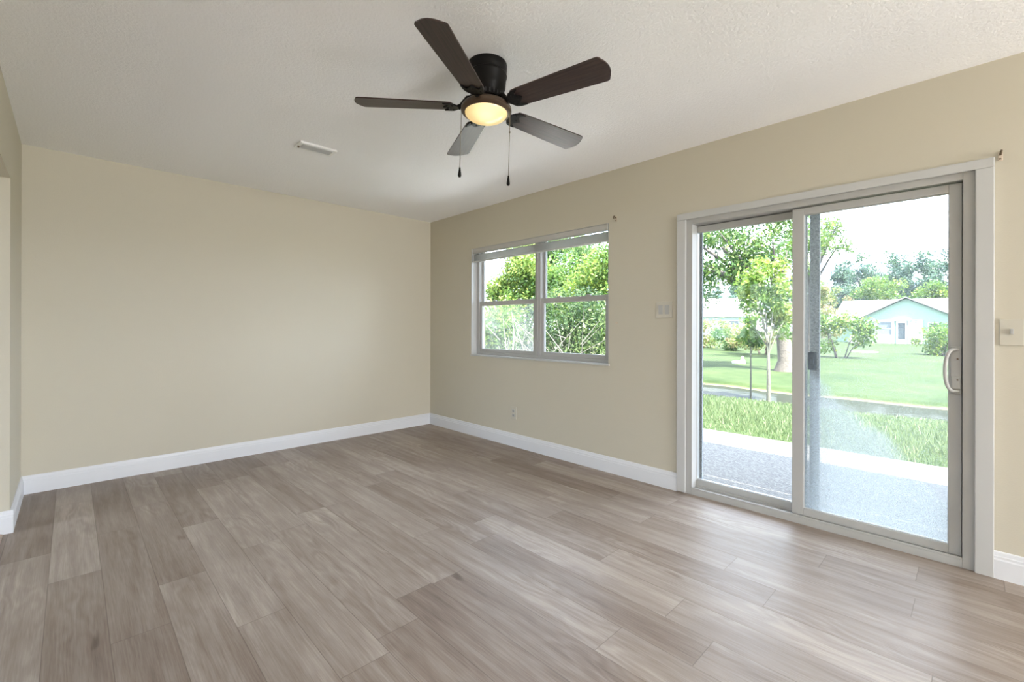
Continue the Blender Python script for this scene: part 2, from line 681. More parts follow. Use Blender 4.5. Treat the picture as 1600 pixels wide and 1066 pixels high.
sn = frame_ring(3.200, 3.966, 0.030, 1.915, 0.132, 0.150, 0.052, 0.052, 0.05, 0.04)
sn = child(sn.build('screen_door_frame', M_screenframe), door)
tag(sn, 'grey aluminium outer screen frame')
lt = MB().box((3.906, 0.120, 0.915), (3.950, 0.134, 1.026), 0.004)
lt.box((3.918, 0.108, 0.95), (3.938, 0.121, 0.99), 0.003)
child(lt.build('latch', M_dark), sn)

# ------------------------------------------------------------------ window
win = thing('window_1', 'white double single-hung window in the right wall', 'window', (1.664, 0.1, 0.862), kind='structure')
wfz = frame_ring(WX0, WX1, WZ0 + 0.012, WZ1, 0.075, 0.150, 0.050, 0.050, 0.030, 0.014)
wfz.box((1.668, 0.072, WZ0 + 0.04), (1.736, 0.150, WZ1 - 0.014), 0.003)      # mullion between the two units
wfz.box((1.697, 0.064, WZ0 + 0.04), (1.707, 0.074, WZ1 - 0.014), 0.001)
child(wfz.build('window_frame', M_vinyl), win)
sl = MB().box((WX0 - 0.0, -0.012, WZ0 - 0.001), (WX1 + 0.012, 0.150, WZ0 + 0.013), 0.002)
child(sl.build('window_sill', M_trim), win)
# plaster returns painted white
rv = MB()
rv.box((WX0, 0.002, WZ0 + 0.013), (WX0 + 0.004, 0.075, WZ1))
rv.box((WX1 - 0.004, 0.002, WZ0 + 0.013), (WX1, 0.075, WZ1))
rv.box((WX0, 0.002, WZ1 - 0.004), (WX1, 0.075, WZ1))
child(rv.build('window_reveal', M_trim), win)
ZM = 1.425
for (a, b, mat) in ((WX0 + 0.050, 1.668, M_glass_sash), (1.736, WX1 - 0.050, M_glass)):
    us = child(frame_ring(a, b, ZM - 0.015, WZ1 - 0.014, 0.118, 0.145, 0.022, 0.022, 0.03, 0.014).build('upper_sash', M_vinyl), win)
    child(MB().box((a + 0.02, 0.130, ZM + 0.012), (b - 0.02, 0.133, WZ1 - 0.026)).build('glass_pane', M_glass), us)
    ls = child(frame_ring(a, b, WZ0 + 0.042, ZM + 0.022, 0.082, 0.112, 0.034, 0.034, 0.036, 0.046).build('lower_sash', M_vinyl), win)
    gg = child(MB().box((a + 0.032, 0.096, WZ0 + 0.074), (b - 0.032, 0.099, ZM - 0.02)).build('glass_pane', mat), ls)
    if mat is M_glass_sash:
        tag(gg, 'fogged pane')
    for fx in (0.28, 0.72):
        xx = a + (b - a) * fx
        lk = MB().box((xx - 0.022, 0.080, ZM + 0.020), (xx + 0.022, 0.105, ZM + 0.034), 0.004)
        child(lk.build('sash_lock', M_vinyl), ls)

# ------------------------------------------------------------------ raised mini blind
bl = thing('window_blind', 'white mini blind drawn all the way up in the window', 'blind', (1.664, 0.03, 1.95))
hr = MB().box((WX0 + 0.004, 0.004, 1.966), (WX1 - 0.006, 0.036, 2.017), 0.003)
hr.box((WX0 + 0.004, 0.001, 1.975), (WX1 - 0.006, 0.006, 1.982), 0.001)
child(hr.build('headrail', M_blind), bl)
for xb in (WX0 + 0.005, WX1 - 0.018):
    child(MB().box((xb, -0.001, 1.960), (xb + 0.013, 0.040, 2.019), 0.002).build('mounting_bracket', M_trim), bl)
for k in range(10):
    z = 1.893 + k * 0.0066
    q = MB()
    x0, x1 = WX0 + 0.010, WX1 - 0.012
    yc = 0.020 + 0.0012 * math.sin(k * 2.1)
    pr = [Vector((x0, yc - 0.0125, z)), Vector((x0, yc, z + 0.0022)), Vector((x0, yc + 0.0125, z)),
          Vector((x0, yc + 0.0125, z + 0.0014)), Vector((x0, yc, z + 0.0036)), Vector((x0, yc - 0.0125, z + 0.0014))]
    q.poly_prism(pr, Vector((x1 - x0, 0, 0)))
    child(q.build('slat', M_blind), bl)
child(MB().box((WX0 + 0.010, 0.007, 1.874), (WX1 - 0.012, 0.034, 1.889), 0.003).build('bottom_rail', M_trim), bl)
wd = MB().tube([(0.832, 0.004, 1.968), (0.832, -0.004, 1.955), (0.833, -0.005, 1.240)], 0.0035, 8)
child(wd.build('tilt_wand', M_blind, smooth=60), bl)
for xq in (1.05, 1.66, 2.28):
    child(MB().tube([(xq, 0.006, 1.968), (xq, 0.006, 1.885)], 0.0012, 6).build('ladder_cord', M_trim), bl)

# ------------------------------------------------------------------ wall fittings on the right wall
def plate(mb, x0, x1, z0, z1):
    mb.box((x0, -0.006, z0), (x1, 0.0, z1), 0.003)
    return mb


sw = thing('light_switch', 'double rocker light switch on the wall left of the sliding door', 'light switch', (3.027, 0, 1.30))
child(plate(MB(), 2.962, 3.093, 1.243, 1.364).build('cover_plate', M_plate), sw)
for xc in (3.003, 3.053):
    q = MB()
    q.poly_prism([Vector((xc - 0.017, -0.004, 1.270)), Vector((xc - 0.017, -0.007, 1.270)), Vector((xc - 0.017, -0.011, 1.337)), Vector((xc - 0.017, -0.004, 1.337))], Vector((0.034, 0, 0)))
    child(q.build('rocker', M_vinyl), sw)

s2 = thing('light_switch', 'single toggle light switch on the wall right of the sliding door', 'light switch', (4.745, 0, 1.155))
child(plate(MB(), 4.706, 4.784, 1.094, 1.216).build('cover_plate', M_plate), s2)
child(MB().box((4.739, -0.016, 1.146), (4.751, -0.004, 1.172), 0.002).build('toggle', M_vinyl), s2)
for zq in (1.125, 1.185):
    child(MB().tube([(4.745, -0.0075, zq), (4.745, -0.005, zq)], 0.0035, 10).build('screw', M_plate), s2)

ot = thing('wall_outlet', 'small duplex power outlet low on the wall under the window', 'outlet', (1.451, 0, 0.327))
child(plate(MB(), 1.415, 1.488, 0.266, 0.389).build('cover_plate', M_plate), ot)
for zq in (0.305, 0.350):
    q = MB().box((1.435, -0.009, zq - 0.015), (1.468, -0.004, zq + 0.015), 0.004)
    s_ = child(q.build('socket', M_vinyl), ot)
    q = MB()
    for dx in (-0.007, 0.006):
        q.box((1.4515 + dx - 0.001, -0.0095, zq - 0.006), (1.4515 + dx + 0.001, -0.008, zq + 0.006))
    child(q.build('slots', M_dark), s_)


def curtain_hook(label, x, z, mat):
    t = thing('curtain_bracket', label, 'bracket', (x, 0, z), 'old curtain rod brackets')
    q = MB().box((x - 0.008, -0.004, z - 0.024), (x + 0.008, 0.0, z + 0.02), 0.002)
    child(q.build('mount_plate', M_spackle), t)
    q = MB().tube([(x, -0.002, z + 0.004), (x, -0.022, z + 0.008), (x + 0.003, -0.034, z + 0.016), (x + 0.003, -0.044, z + 0.012), (x + 0.002, -0.045, z + 0.002), (x, -0.036, z - 0.004)], 0.0042, 8)
    child(q.build('hook', mat, smooth=60), t)
    q = MB().tube([(x - 0.001, -0.004, z - 0.015), (x - 0.001, -0.010, z - 0.016)], 0.004, 8)
    child(q.build('screw', M_hook), t)
    return t


curtain_hook('worn curtain rod bracket high on wall beside the window', 2.618, 2.042, M_hook)
curtain_hook('worn curtain rod bracket at the top right corner of the sliding door', 4.708, 1.984, M_hook)
sc = MB().tube([(2.626, 0.0, 1.208), (2.626, -0.006, 1.208)], 0.006, 10)
sc.box((2.612, -0.003, 1.205), (2.622, 0.0, 1.217), 0.001)
tag(sc.build('wall_anchor', M_spackle), 'tiny leftover screw anchor in the wall right of the window', 'anchor')

# ------------------------------------------------------------------ ceiling register
vt = thing('ceiling_vent', 'white rectangular air register on the ceiling left of the fan', 'vent', (1.366, -1.886, H))
M_vent = principled('white_register_enamel', (0.88, 0.88, 0.87), 0.4)
M_duct = principled('dark_duct', (0.16, 0.15, 0.14), 0.9)
vq = MB()
x0, x1, y0, y1 = 1.300, 1.432, -2.010, -1.760
for a, b in (((x0, y0), (x0 + 0.022, y1)), ((x1 - 0.022, y0), (x1, y1)), ((x0 + 0.022, y0), (x1 - 0.022, y0 + 0.022)), ((x0 + 0.022, y1 - 0.022), (x1 - 0.022, y1))):
    vq.box((a[0], a[1], H - 0.014), (b[0], b[1], H), 0.003)
child(vq.build('vent_frame', M_vent), vt)
child(MB().box((x0 + 0.02, y0 + 0.02, H - 0.004), (x1 - 0.02, y1 - 0.02, H - 0.001)).build('duct_back', M_duct), vt)  # flat dark sheet behind the louvers, in place of an open duct
for k in range(5):
    xs = x0 + 0.030 + k * 0.018
    q = MB()
    q.poly_prism([Vector((xs, y0 + 0.02, H - 0.003)), Vector((xs + 0.0015, y0 + 0.02, H - 0.003)), Vector((xs + 0.0125, y0 + 0.02, H - 0.018)), Vector((xs + 0.011, y0 + 0.02, H - 0.018))], Vector((0, y1 - y0 - 0.04, 0)))
    child(q.build('louver', M_vent), vt)
child(MB().box((x0 + 0.05, y0 + 0.004, H - 0.026), (x0 + 0.058, y0 + 0.016, H - 0.012), 0.002).build('damper_lever', M_hook), vt)

# ------------------------------------------------------------------ ceiling fan
fan = thing('ceiling_fan', 'dark five-blade flush ceiling fan with lit glass bowl', 'ceiling fan', (2.985, -1.688, H))
axis = Vector((0.0, -0.034, -1.0)).normalized()
fan.rotation_euler = (-axis).to_track_quat('Z', 'Y').to_euler()
fan.rotation_euler = (math.atan(0.034) * -1.0, 0, 0)

q = MB().lathe([(0.0, 0.002), (0.092, 0.002), (0.094, -0.004), (0.094, -0.034), (0.091, -0.040), (0.091, -0.050), (0.095, -0.055), (0.095, -0.062),
                (0.092, -0.067), (0.090, -0.112), (0.084, -0.130), (0.074, -0.146), (0.074, -0.172), (0.0, -0.172)])
motor = q.build('motor_housing', M_black, fan, smooth=35)
q = MB()
for k in range(24):
    a = 2 * math.pi * k / 24
    q.box((0.0765, -0.003, -0.168), (0.0785, 0.003, -0.150))
    bmesh.ops.rotate(q.bm, verts=q.bm.verts[-8:], cent=(0, 0, 0), matrix=Matrix.Rotation(a, 3, 'Z'))
q.build('vent_rib', M_dark, motor)
kit = MB().lathe([(0.0, -0.172), (0.055, -0.172), (0.060, -0.185), (0.092, -0.193), (0.112, -0.202), (0.121, -0.214), (0.122, -0.228), (0.116, -0.236), (0.104, -0.239), (0.100, -0.234), (0.0, -0.232)]).build('light_kit_ring', M_bronze, fan, smooth=40)
dome = []
for k in range(11):
    a = math.pi / 2 * k / 10
    dome.append((0.102 * math.cos(a), -0.236 - 0.040 * math.sin(a)))
dome[-1] = (0.0, dome[-1][1])
MB().lathe(dome).build('glass_bowl', M_lamp, kit, smooth=180)

PH = math.radians(11.7)
R1, R0 = 0.625, 0.150


def blade_outline():
    # root scalloped to the bracket, tip rounded with soft corners
    pts = [(R0 + 0.018, -0.050), (R0 + 0.05, -0.054), (R0 + 0.25, -0.062)]
    for k in range(0, 6):
        a = -math.pi / 2 + math.radians(62) * k / 5
        pts.append((R1 - 0.035 + 0.018 * math.cos(a), -0.050 + 0.018 * math.sin(a)))
    for k in range(9):
        yy = -0.054 + 0.108 * k / 8
        pts.append((R1 - 0.018 + 0.018 * (1 - (yy / 0.054) ** 2), yy))
    for k in range(0, 6):
        a = math.radians(28) + math.radians(62) * k / 5
        pts.append((R1 - 0.035 + 0.018 * math.cos(a), 0.050 + 0.018 * math.sin(a)))
    pts += [(R0 + 0.25, 0.062), (R0 + 0.05, 0.054), (R0 + 0.018, 0.050)]
    for k in range(1, 8):
        yy = 0.050 - 0.100 * k / 8
        pts.append((R0 + 0.018 - 0.016 * (1 - (yy / 0.050) ** 2), yy))
    return pts


blade_me = bracket_me = None
for k in range(5):
    if blade_me is None:
        q = MB()
        q.poly_prism([Vector((x, y, 0.0)) for x, y in blade_outline()], Vector((0, 0, 0.006)))
        bo = q.build('blade', M_blade, fan)
        mod = None
        blade_me = bo.data
        # bracket: neck from the motor, spreading into a leaf shaped three-lobed plate under the blade root
        q = MB()
        lobe = [(0.128, -0.012), (0.140, -0.028), (0.152, -0.043), (0.172, -0.050), (0.205, -0.0515), (0.196, -0.043), (0.184, -0.036), (0.180, -0.027), (0.188, -0.018), (0.196, -0.010),
                (0.206, 0.0), (0.196, 0.010), (0.188, 0.018), (0.180, 0.027), (0.184, 0.036), (0.196, 0.043), (0.205, 0.0515), (0.172, 0.050), (0.152, 0.043), (0.140, 0.028), (0.128, 0.012)]
        q.poly_prism([Vector((x, y, -0.006)) for x, y in lobe], Vector((0, 0, 0.006)))
        q.tube([(0.070, 0, 0.042), (0.092, 0, 0.040), (0.108, 0, 0.022), (0.120, 0, 0.004), (0.136, 0, -0.003)], [0.013, 0.012, 0.011, 0.012, 0.012], 10)
        for (x, y) in ((0.160, -0.032), (0.160, 0.032), (0.182, 0.0)):
            q.lathe([(0.0, -0.0105), (0.004, -0.0095), (0.0055, -0.006)], 12, (x, y, 0))
        br = q.build('blade_bracket', M_black, bo, smooth=40)
        bracket_me = br.data
    else:
        bo = D.objects.new('blade', blade_me)
        COL.objects.link(bo)
        bo.parent = fan
        br = D.objects.new('blade_bracket', bracket_me)
        COL.objects.link(br)
        br.parent = bo
    ang = PH + k * 2 * math.pi / 5
    bo.matrix_basis = Matrix.Translation((0, 0, -0.211)) @ Matrix.Rotation(ang, 4, 'Z') @ Matrix.Rotation(math.radians(-11), 4, 'X')

for (cx, cy, zend) in ((-0.088, -0.082, -0.50), (0.087, 0.076, -0.54)):
    q = MB().tube([(cx, cy, -0.228), (cx, cy, zend)], 0.0016, 6)
    zz_ = -0.24
    while zz_ > zend:
        q.lathe([(0, 0.0022), (0.0022, 0), (0, -0.0022)], 6, (cx, cy, zz_))
        zz_ -= 0.012
    q.lathe([(0, 0.006), (0.004, 0.003), (0.004, -0.003), (0, -0.006)], 8, (cx, cy, -0.33))
    ch = q.build('pull_chain', M_chain, fan)
    fob = MB().lathe([(0.0, 0.0), (0.0035, -0.001), (0.0050, -0.012), (0.0078, -0.032), (0.0082, -0.040), (0.006, -0.047), (0.0, -0.049)], 16, (cx, cy, zend))
    fob.build('pull_fob', M_black, ch, smooth=60)

# ------------------------------------------------------------------ unseen windows added around the rear and hall fill lights
for nm, lab, loc, rz in (('added_window_2', 'unseen added window around the fill light behind the camera', (RX + 0.1, -1.10, 0.05), math.pi / 2),
                         ('added_window_3', 'unseen added window around the fill light in the adjoining room', (1.35, HY - 0.1, 0.05), 0.0)):
    t = thing(nm, lab, 'window', loc, kind='structure')
    t.rotation_euler = (0, 0, rz)
    hw = 0.95 if nm == 'added_window_2' else 1.05
    q = frame_ring(-hw, hw, 0, 2.05, -0.04, 0.04, 0.05, 0.05, 0.05, 0.05)
    q.box((-0.03, -0.04, 0.05), (0.03, 0.04, 2.0))
    q.build('window_frame', M_vinyl, t)
    for a, b in ((-hw + 0.05, -0.03), (0.03, hw - 0.05)):
        MB().box((a, -0.003, 0.05), (b, 0.003, 2.0)).build('glass_pane', M_glass, t)

# ================================================================== OUTSIDE
G = -0.10


def mat_ground():
    m, N, out = new_mat('lawn_turf')
    b = N.n('ShaderNodeBsdfPrincipled')
    v = N.obj()
    n1 = N.noise(v, 0.7, 4, 0.6)
    n2 = N.noise(v, 22, 3, 0.7)
    n3 = N.noise(v, 4.5, 3, 0.6)
    t = N.math('ADD', N.math('ADD', N.math('MULTIPLY', n1, 0.45), N.math('MULTIPLY', n2, 0.25)), N.math('MULTIPLY', n3, 0.3))
    c = N.ramp(t, [(0.36, (0.011, 0.022, 0.007)), (0.5, (0.021, 0.034, 0.012)), (0.64, (0.033, 0.044, 0.018))])
    X, Y, Z = N.xyz(v)
    mud = N.maprange(N.math('ADD', Z, N.math('MULTIPLY', N.math('SUBTRACT', n2, 0.5), 0.05)), -0.20, -0.13, 1.0, 0.0, True)
    c = N.mix(mud, c, (0.11, 0.10, 0.065))
    N.put(b.inputs['Base Color'], c)
    b.inputs['Roughness'].default_value = 0.95
    b.inputs['Specular IOR Level'].default_value = 0.1
    N.put(b.inputs['Normal'], N.bump(n2, 0.5, 0.03))
    m.node_tree.links.new(b.outputs[0], out.inputs[0])
    return m


def mat_patio():
    m, N, out = new_mat('pebbled_concrete')
    b = N.n('ShaderNodeBsdfPrincipled')
    v = N.obj()
    vo = N.n('ShaderNodeTexVoronoi')
    m.node_tree.links.new(v, vo.inputs['Vector'])
    vo.inputs['Scale'].default_value = 75
    rnd = N.xyz(vo.outputs['Color'])[0]
    c = N.ramp(rnd, [(0.0, (0.034, 0.031, 0.030)), (0.5, (0.077, 0.072, 0.069)), (1.0, (0.141, 0.134, 0.128))])
    c = N.mix(N.maprange(vo.outputs['Distance'], 0.0, 0.6, 0.0, 0.5), c, (0.098, 0.093, 0.087))
    N.put(b.inputs['Base Color'], c)
    b.inputs['Roughness'].default_value = 0.85
    N.put(b.inputs['Normal'], N.bump(vo.outputs['Distance'], 0.4, 0.006))
    m.node_tree.links.new(b.outputs[0], out.inputs[0])
    return m


def mat_water():
    m, N, out = new_mat('pond_water')
    v = N.obj()
    nrm = N.bump(N.noise(v, 3, 2), 0.08, 0.05)
    df_ = N.n('ShaderNodeBsdfDiffuse')
    df_.inputs[0].default_value = (0.020, 0.023, 0.019, 1)
    gl = N.n('ShaderNodeBsdfGlossy')
    gl.inputs['Roughness'].default_value = 0.04
    N.put(gl.inputs['Normal'], nrm)
    mx = N.n('ShaderNodeMixShader')
    mx.inputs[0].default_value = 0.055
    L = m.node_tree.links.new
    L(df_.outputs[0], mx.inputs[1])
    L(gl.outputs[0], mx.inputs[2])
    L(mx.outputs[0], out.inputs[0])
    return m


def leaf_mat(name, dark, mid, light, trans=0.45):
    m, N, out = new_mat(name)
    at = N.n('ShaderNodeAttribute', attribute_name='tone')
    c = N.ramp(at.outputs['Fac'], [(0.0, dark), (0.5, mid), (1.0, light)])
    df_ = N.n('ShaderNodeBsdfPrincipled')
    N.put(df_.inputs['Base Color'], c)
    df_.inputs['Roughness'].default_value = 0.5
    df_.inputs['Specular IOR Level'].default_value = 0.35
    tl = N.n('ShaderNodeBsdfTranslucent')
    N.put(tl.inputs[0], c)
    mx = N.n('ShaderNodeMixShader')
    mx.inputs[0].default_value = trans
    L = m.node_tree.links.new
    L(df_.outputs[0], mx.inputs[1])
    L(tl.outputs[0], mx.inputs[2])
    L(mx.outputs[0], out.inputs[0])
    return m


M_lawn, M_patio, M_water = mat_ground(), mat_patio(), mat_water()
M_grass = leaf_mat('grass_blade', (0.054, 0.085, 0.034), (0.098, 0.140, 0.062), (0.160, 0.185, 0.098))
M_leaf_y = leaf_mat('yellow_green_leaf', (0.030, 0.075, 0.016), (0.085, 0.155, 0.030), (0.200, 0.240, 0.045))
M_leaf_g = leaf_mat('green_leaf', (0.022, 0.060, 0.022), (0.060, 0.120, 0.038), (0.140, 0.190, 0.055))
M_leaf_d = leaf_mat('dark_leaf', (0.010, 0.024, 0.010), (0.038, 0.075, 0.026), (0.130, 0.170, 0.065))
M_leaf_p = leaf_mat('pine_needles', (0.026, 0.060, 0.048), (0.055, 0.105, 0.075), (0.105, 0.165, 0.090), 0.3)
M_leaf_o = leaf_mat('flowering_leaf', (0.070, 0.130, 0.035), (0.160, 0.190, 0.060), (0.270, 0.170, 0.100))
M_bark = principled('grey_bark', (0.060, 0.052, 0.045), 0.9, var=(18, 0.3), bump=(30, 0.5, 0.02))
M_bark_pale = principled('pale_bark', (0.075, 0.075, 0.060), 0.85, var=(25, 0.25), bump=(40, 0.4, 0.01))
M_twig = principled('bleached_twig', (0.105, 0.098, 0.086), 0.85, var=(30, 0.25))

# patio slab, roof over it, and its shading eave
struct(MB().box((-3, WT, -0.16), (9, 2.42, -0.06), 0.01).build('patio', M_patio))
M_bounce = principled('bounce_gravel', (0.82, 0.80, 0.77), 0.9, var=(40, 0.08), bump=(50, 0.6, 0.02))
struct(MB().box((-3.5, WT, -0.06), (1.7, 2.42, -0.02)).build('bounce_bed', M_bounce))  # unseen pale bed added to bounce sun up to the ceiling
struct(MB().box((2.85, WT, 2.62), (RX + 1, 1.28, 2.74)).build('patio_roof', M_trim))


# lawn with a pond basin
def grid_axis(a, b, c, e, fine, coarse):
    return np.unique(np.concatenate([np.arange(a, b, coarse), np.arange(b, c, fine), np.arange(c, e + .01, coarse)]).round(4))


gx = grid_axis(-70, -12, 12, 60, 0.3, 4.0)
gy = grid_axis(2.42, 3.0, 10.0, 130, 0.2, 5.0)


def pond_profile(X, Y):
    near = 5.55 + 0.10 * np.sin(X * 1.3) + 0.06 * np.sin(X * 3.1 + 1)
    far = 7.35 + 0.18 * np.sin(X * 0.8 + 2) + 0.07 * np.sin(X * 2.7)
    mid_, half = (near + far) / 2, (far - near) / 2
    t = np.clip(1.0 - np.abs(Y - mid_) / half, -1, 1)
    return t


GX, GY = np.meshgrid(gx, gy)
t = pond_profile(GX, GY)
GZ = G - 0.45 * np.clip((t + 0.30) / 0.8, 0, 1) ** 1.1
GZ += 0.012 * np.sin(GX * 2.1) * np.sin(GY * 1.7)
verts = np.stack([GX.ravel(), GY.ravel(), GZ.ravel()], 1)
nx, ny = len(gx), len(gy)
idx = np.arange(nx * ny).reshape(ny, nx)
faces = np.stack([idx[:-1, :-1].ravel(), idx[:-1, 1:].ravel(), idx[1:, 1:].ravel(), idx[1:, :-1].ravel()], 1)


def np_mesh(name, verts, faces, mat, tone=None, parent=None, smooth=False):
    me = D.meshes.new(name)
    nv, nf, k = len(verts), len(faces), faces.shape[1]
    me.vertices.add(nv)
    me.vertices.foreach_set('co', np.ascontiguousarray(verts, dtype=np.float32).ravel())
    me.loops.add(nf * k)
    me.loops.foreach_set('vertex_index', np.ascontiguousarray(faces, dtype=np.int32).ravel())
    me.polygons.add(nf)
    me.polygons.foreach_set('loop_start', np.arange(0, nf * k, k, dtype=np.int32))
    me.polygons.foreach_set('loop_total', np.full(nf, k, dtype=np.int32))
    me.update(calc_edges=True)
    if tone is not None:
        a = me.attributes.new('tone', 'FLOAT', 'FACE')
        a.data.foreach_set('value', np.ascontiguousarray(tone, dtype=np.float32))
    me.materials.append(mat)
    if smooth:
        me.polygons.foreach_set('use_smooth', np.ones(nf, dtype=bool))
    o = D.objects.new(name, me)
    COL.objects.link(o)
    if parent is not None:
        o.parent = parent
    return o


struct(np_mesh('lawn', verts, faces, M_lawn, smooth=True))
struct(MB().box((-14, 4.9, -0.9), (13, 8.2, -0.185)).build('pond', M_water))
# ground under the house and on its other sides
gb_ = MB().box((-70, -60, -0.3), (60, 2.42, -0.17)).build('side_yard', M_lawn)
struct(gb_)

rng = np.random.default_rng(11)


def leaves_mesh(name, C, size, mat, tone, parent=None, elong=2.0, droop=0.0):
    n = len(C)
    a = rng.normal(size=(n, 3))
    a[:, 2] -= droop
    a /= np.linalg.norm(a, axis=1)[:, None]
    b = rng.normal(size=(n, 3))
    b -= a * np.sum(a * b, 1)[:, None]
    b /= np.linalg.norm(b, axis=1)[:, None]
    s = size * rng.uniform(0.6, 1.3, size=(n, 1))
    w = s / elong
    nrm = np.cross(a, b)
    V = np.stack([C - a * s * .5, C + b * w * .5 + nrm * w * .12, C + a * s * .5, C - b * w * .5 + nrm * w * .12], 1).reshape(-1, 3)
    Fc = np.arange(4 * n).reshape(n, 4)
    return np_mesh(name, V, Fc, mat, tone, parent)


def crown_points(n, clumps):
    """clumps: list of (cx,cy,cz, rx,ry,rz); returns points and tones"""
    vol = np.array([c[3] * c[4] * c[5] for c in clumps]) ** 0.75
    pick = rng.choice(len(clumps), size=n, p=vol / vol.sum())
    cl_ = np.array(clumps)[pick]
    v = rng.normal(size=(n, 3))
    v /= np.linalg.norm(v, axis=1)[:, None]
    rad = rng.uniform(0, 1, size=(n, 1)) ** 0.45
    P = cl_[:, :3] + v * rad * cl_[:, 3:6]
    ct = rng.uniform(0.25, 0.75, size=len(clumps))[pick]
    tone = np.clip(ct + rng.normal(scale=0.2, size=n), 0, 1)
    return P, tone


def make_clumps(n, c, R, rc, squash=0.85):
    out_ = []
    for _ in range(n):
        v = rng.normal(size=3)
        v /= np.linalg.norm(v)
        rad = rng.uniform(0.25, 1.0) ** 0.6
        p = np.array(c) + v * rad * np.array(R)
        k = rc * rng.uniform(0.7, 1.25)
        out_.append((*p, k, k, k * squash))
    return out_


def tree(name, label, cat, base, trunk_h, trunk_r, crown_c, crown_R, n_cl, rc, n_leaf, leaf, mat, bark, group=None, branches=5, flare=1.6, elong=2.0, lean=(0, 0)):
    t = thing(name, label, cat, base, group)
    tm = MB()
    top = Vector((crown_c[0] - base[0] + lean[0] * 0, crown_c[1] - base[1], crown_c[2] - base[2]))
    p0 = Vector((0, 0, -0.15))
    mid_ = Vector((top.x * 0.04, top.y * 0.04, trunk_h * 0.5))
    fork = Vector((top.x * 0.14, top.y * 0.14, trunk_h))
    tm.tube([p0, Vector((0, 0, 0.16 * trunk_h)), mid_, fork, top], [trunk_r * flare, trunk_r * 1.08, trunk_r * 0.9, trunk_r * 0.72, trunk_r * 0.25], 10)
    for k in range(branches):
        a = 2 * math.pi * (k + random.random() * 0.6) / branches
        q = Vector((crown_R[0] * 0.7 * math.cos(a), crown_R[1] * 0.7 * math.sin(a), crown_R[2] * random.uniform(-0.3, 0.5))) + top
        st = fork.lerp(mid_, random.uniform(0.0, 0.45))
        m1 = st.lerp(q, 0.5) + Vector((0, 0, 0.08 * crown_R[2]))
        tm.tube([st, m1, q], [trunk_r * 0.45, trunk_r * 0.28, trunk_r * 0.08], 7)
    tm.build('trunk', bark, t, smooth=60)
    cl_ = make_clumps(n_cl, (top.x, top.y, top.z), crown_R, rc)
    P, tone = crown_points(n_leaf, cl_)
    leaves_mesh('foliage', P, leaf, mat, tone, t, elong)
    return t


# --- sapling at the near edge of the pond, and thin one beside it
tree('young_tree', 'slender young tree with bright yellow-green crown at pond edge', 'tree', (2.14, 5.44, G), 0.95, 0.032,
     (2.0, 5.7, 1.62), (0.56, 0.5, 0.88), 26, 0.22, 4200, 0.08, M_leaf_y, M_bark_pale, 'saplings at the pond edge', 6, 1.3)
tree('young_tree', 'thin sapling with a small tuft standing left of the bright young tree', 'tree', (1.585, 6.27, G), 0.95, 0.016,
     (1.56, 6.3, 1.12), (0.24, 0.24, 0.28), 7, 0.13, 700, 0.075, M_leaf_g, M_bark_pale, 'saplings at the pond edge', 3, 1.2)
# --- big oak across the pond
tree('oak_tree', 'large oak with thick grey trunk on the far bank of the pond', 'tree', (0.73, 11.83, G), 2.0, 0.20,
     (-1.1, 11.9, 3.75), (2.6, 2.2, 1.55), 46, 0.62, 15000, 0.13, M_leaf_g, M_bark, None, 8, 1.9)
# --- pine tuft top of the left pane
tree('pine_tree', 'tall loose pine rising behind the oak with forked bare branches', 'tree', (0.1, 17.5, G), 3.3, 0.13,
     (0.2, 17.5, 4.7), (1.5, 1.3, 1.0), 20, 0.42, 4200, 0.17, M_leaf_y, M_bark, None, 6, 1.4, 3.5)

# --- shrubs in front of the left house
def shrub(name, label, base, R, n_cl, rc, n_leaf, leaf, mat, group=None, twigs=5, bark=None, elong=2.0, cat='shrub'):
    t = thing(name, label, cat, base, group)
    tm = MB()
    for k in range(twigs):
        a = 2 * math.pi * (k + random.random() * 0.7) / twigs
        q = Vector((R[0] * 0.75 * math.cos(a) * random.uniform(.5, 1), R[1] * 0.75 * math.sin(a), R[2] * random.uniform(0.9, 1.6)))
        tm.tube([Vector((0.1 * R[0] * math.cos(a), 0.1 * R[1] * math.sin(a), -0.15)), q * 0.5 + Vector((random.uniform(-.1, .1), 0, 0)), q], [0.03, 0.02, 0.006], 6)
    tm.build('stem', bark or M_bark, t, smooth=60)
    cl_ = make_clumps(n_cl, (0, 0, R[2] * 0.95), (R[0], R[1], R[2]), rc)
    cl_ = [c for c in cl_]
    P, tone = crown_points(n_leaf, cl_)
    P[:, 2] = np.maximum(P[:, 2], 0.02)
    leaves_mesh('foliage', P, leaf, mat, tone, t, elong)
    return t


shrub('garden_shrub', 'pale green rounded shrub on the far lawn left of the oak', (-4.6, 22.6, G), (0.9, 0.8, 0.75), 14, 0.4, 2200, 0.14, M_leaf_g, 'shrubs on the far lawn')
shrub('garden_shrub', 'reddish flowering shrub in front of the distant left house', (-6.6, 25.0, G), (1.7, 0.9, 0.85), 16, 0.5, 2200, 0.17, M_leaf_o, 'shrubs on the far lawn')
shrub('garden_shrub', 'dark shrub at the left edge of the door view below the left house', (-7.0, 21.6, G), (0.75, 0.6, 0.7), 10, 0.35, 1200, 0.15, M_leaf_d, 'shrubs on the far lawn')
shrub('garden_shrub', 'yellow-green flowering shrub left of the oak trunk', (-2.3, 20.0, G), (1.5, 0.8, 0.8), 16, 0.42, 2400, 0.14, M_leaf_o, 'shrubs on the far lawn')
shrub('garden_shrub', 'yellow-green shrub behind the oak trunk', (0.6, 20.0, G), (1.6, 0.8, 0.9), 16, 0.45, 2400, 0.15, M_leaf_y, 'shrubs on the far lawn')

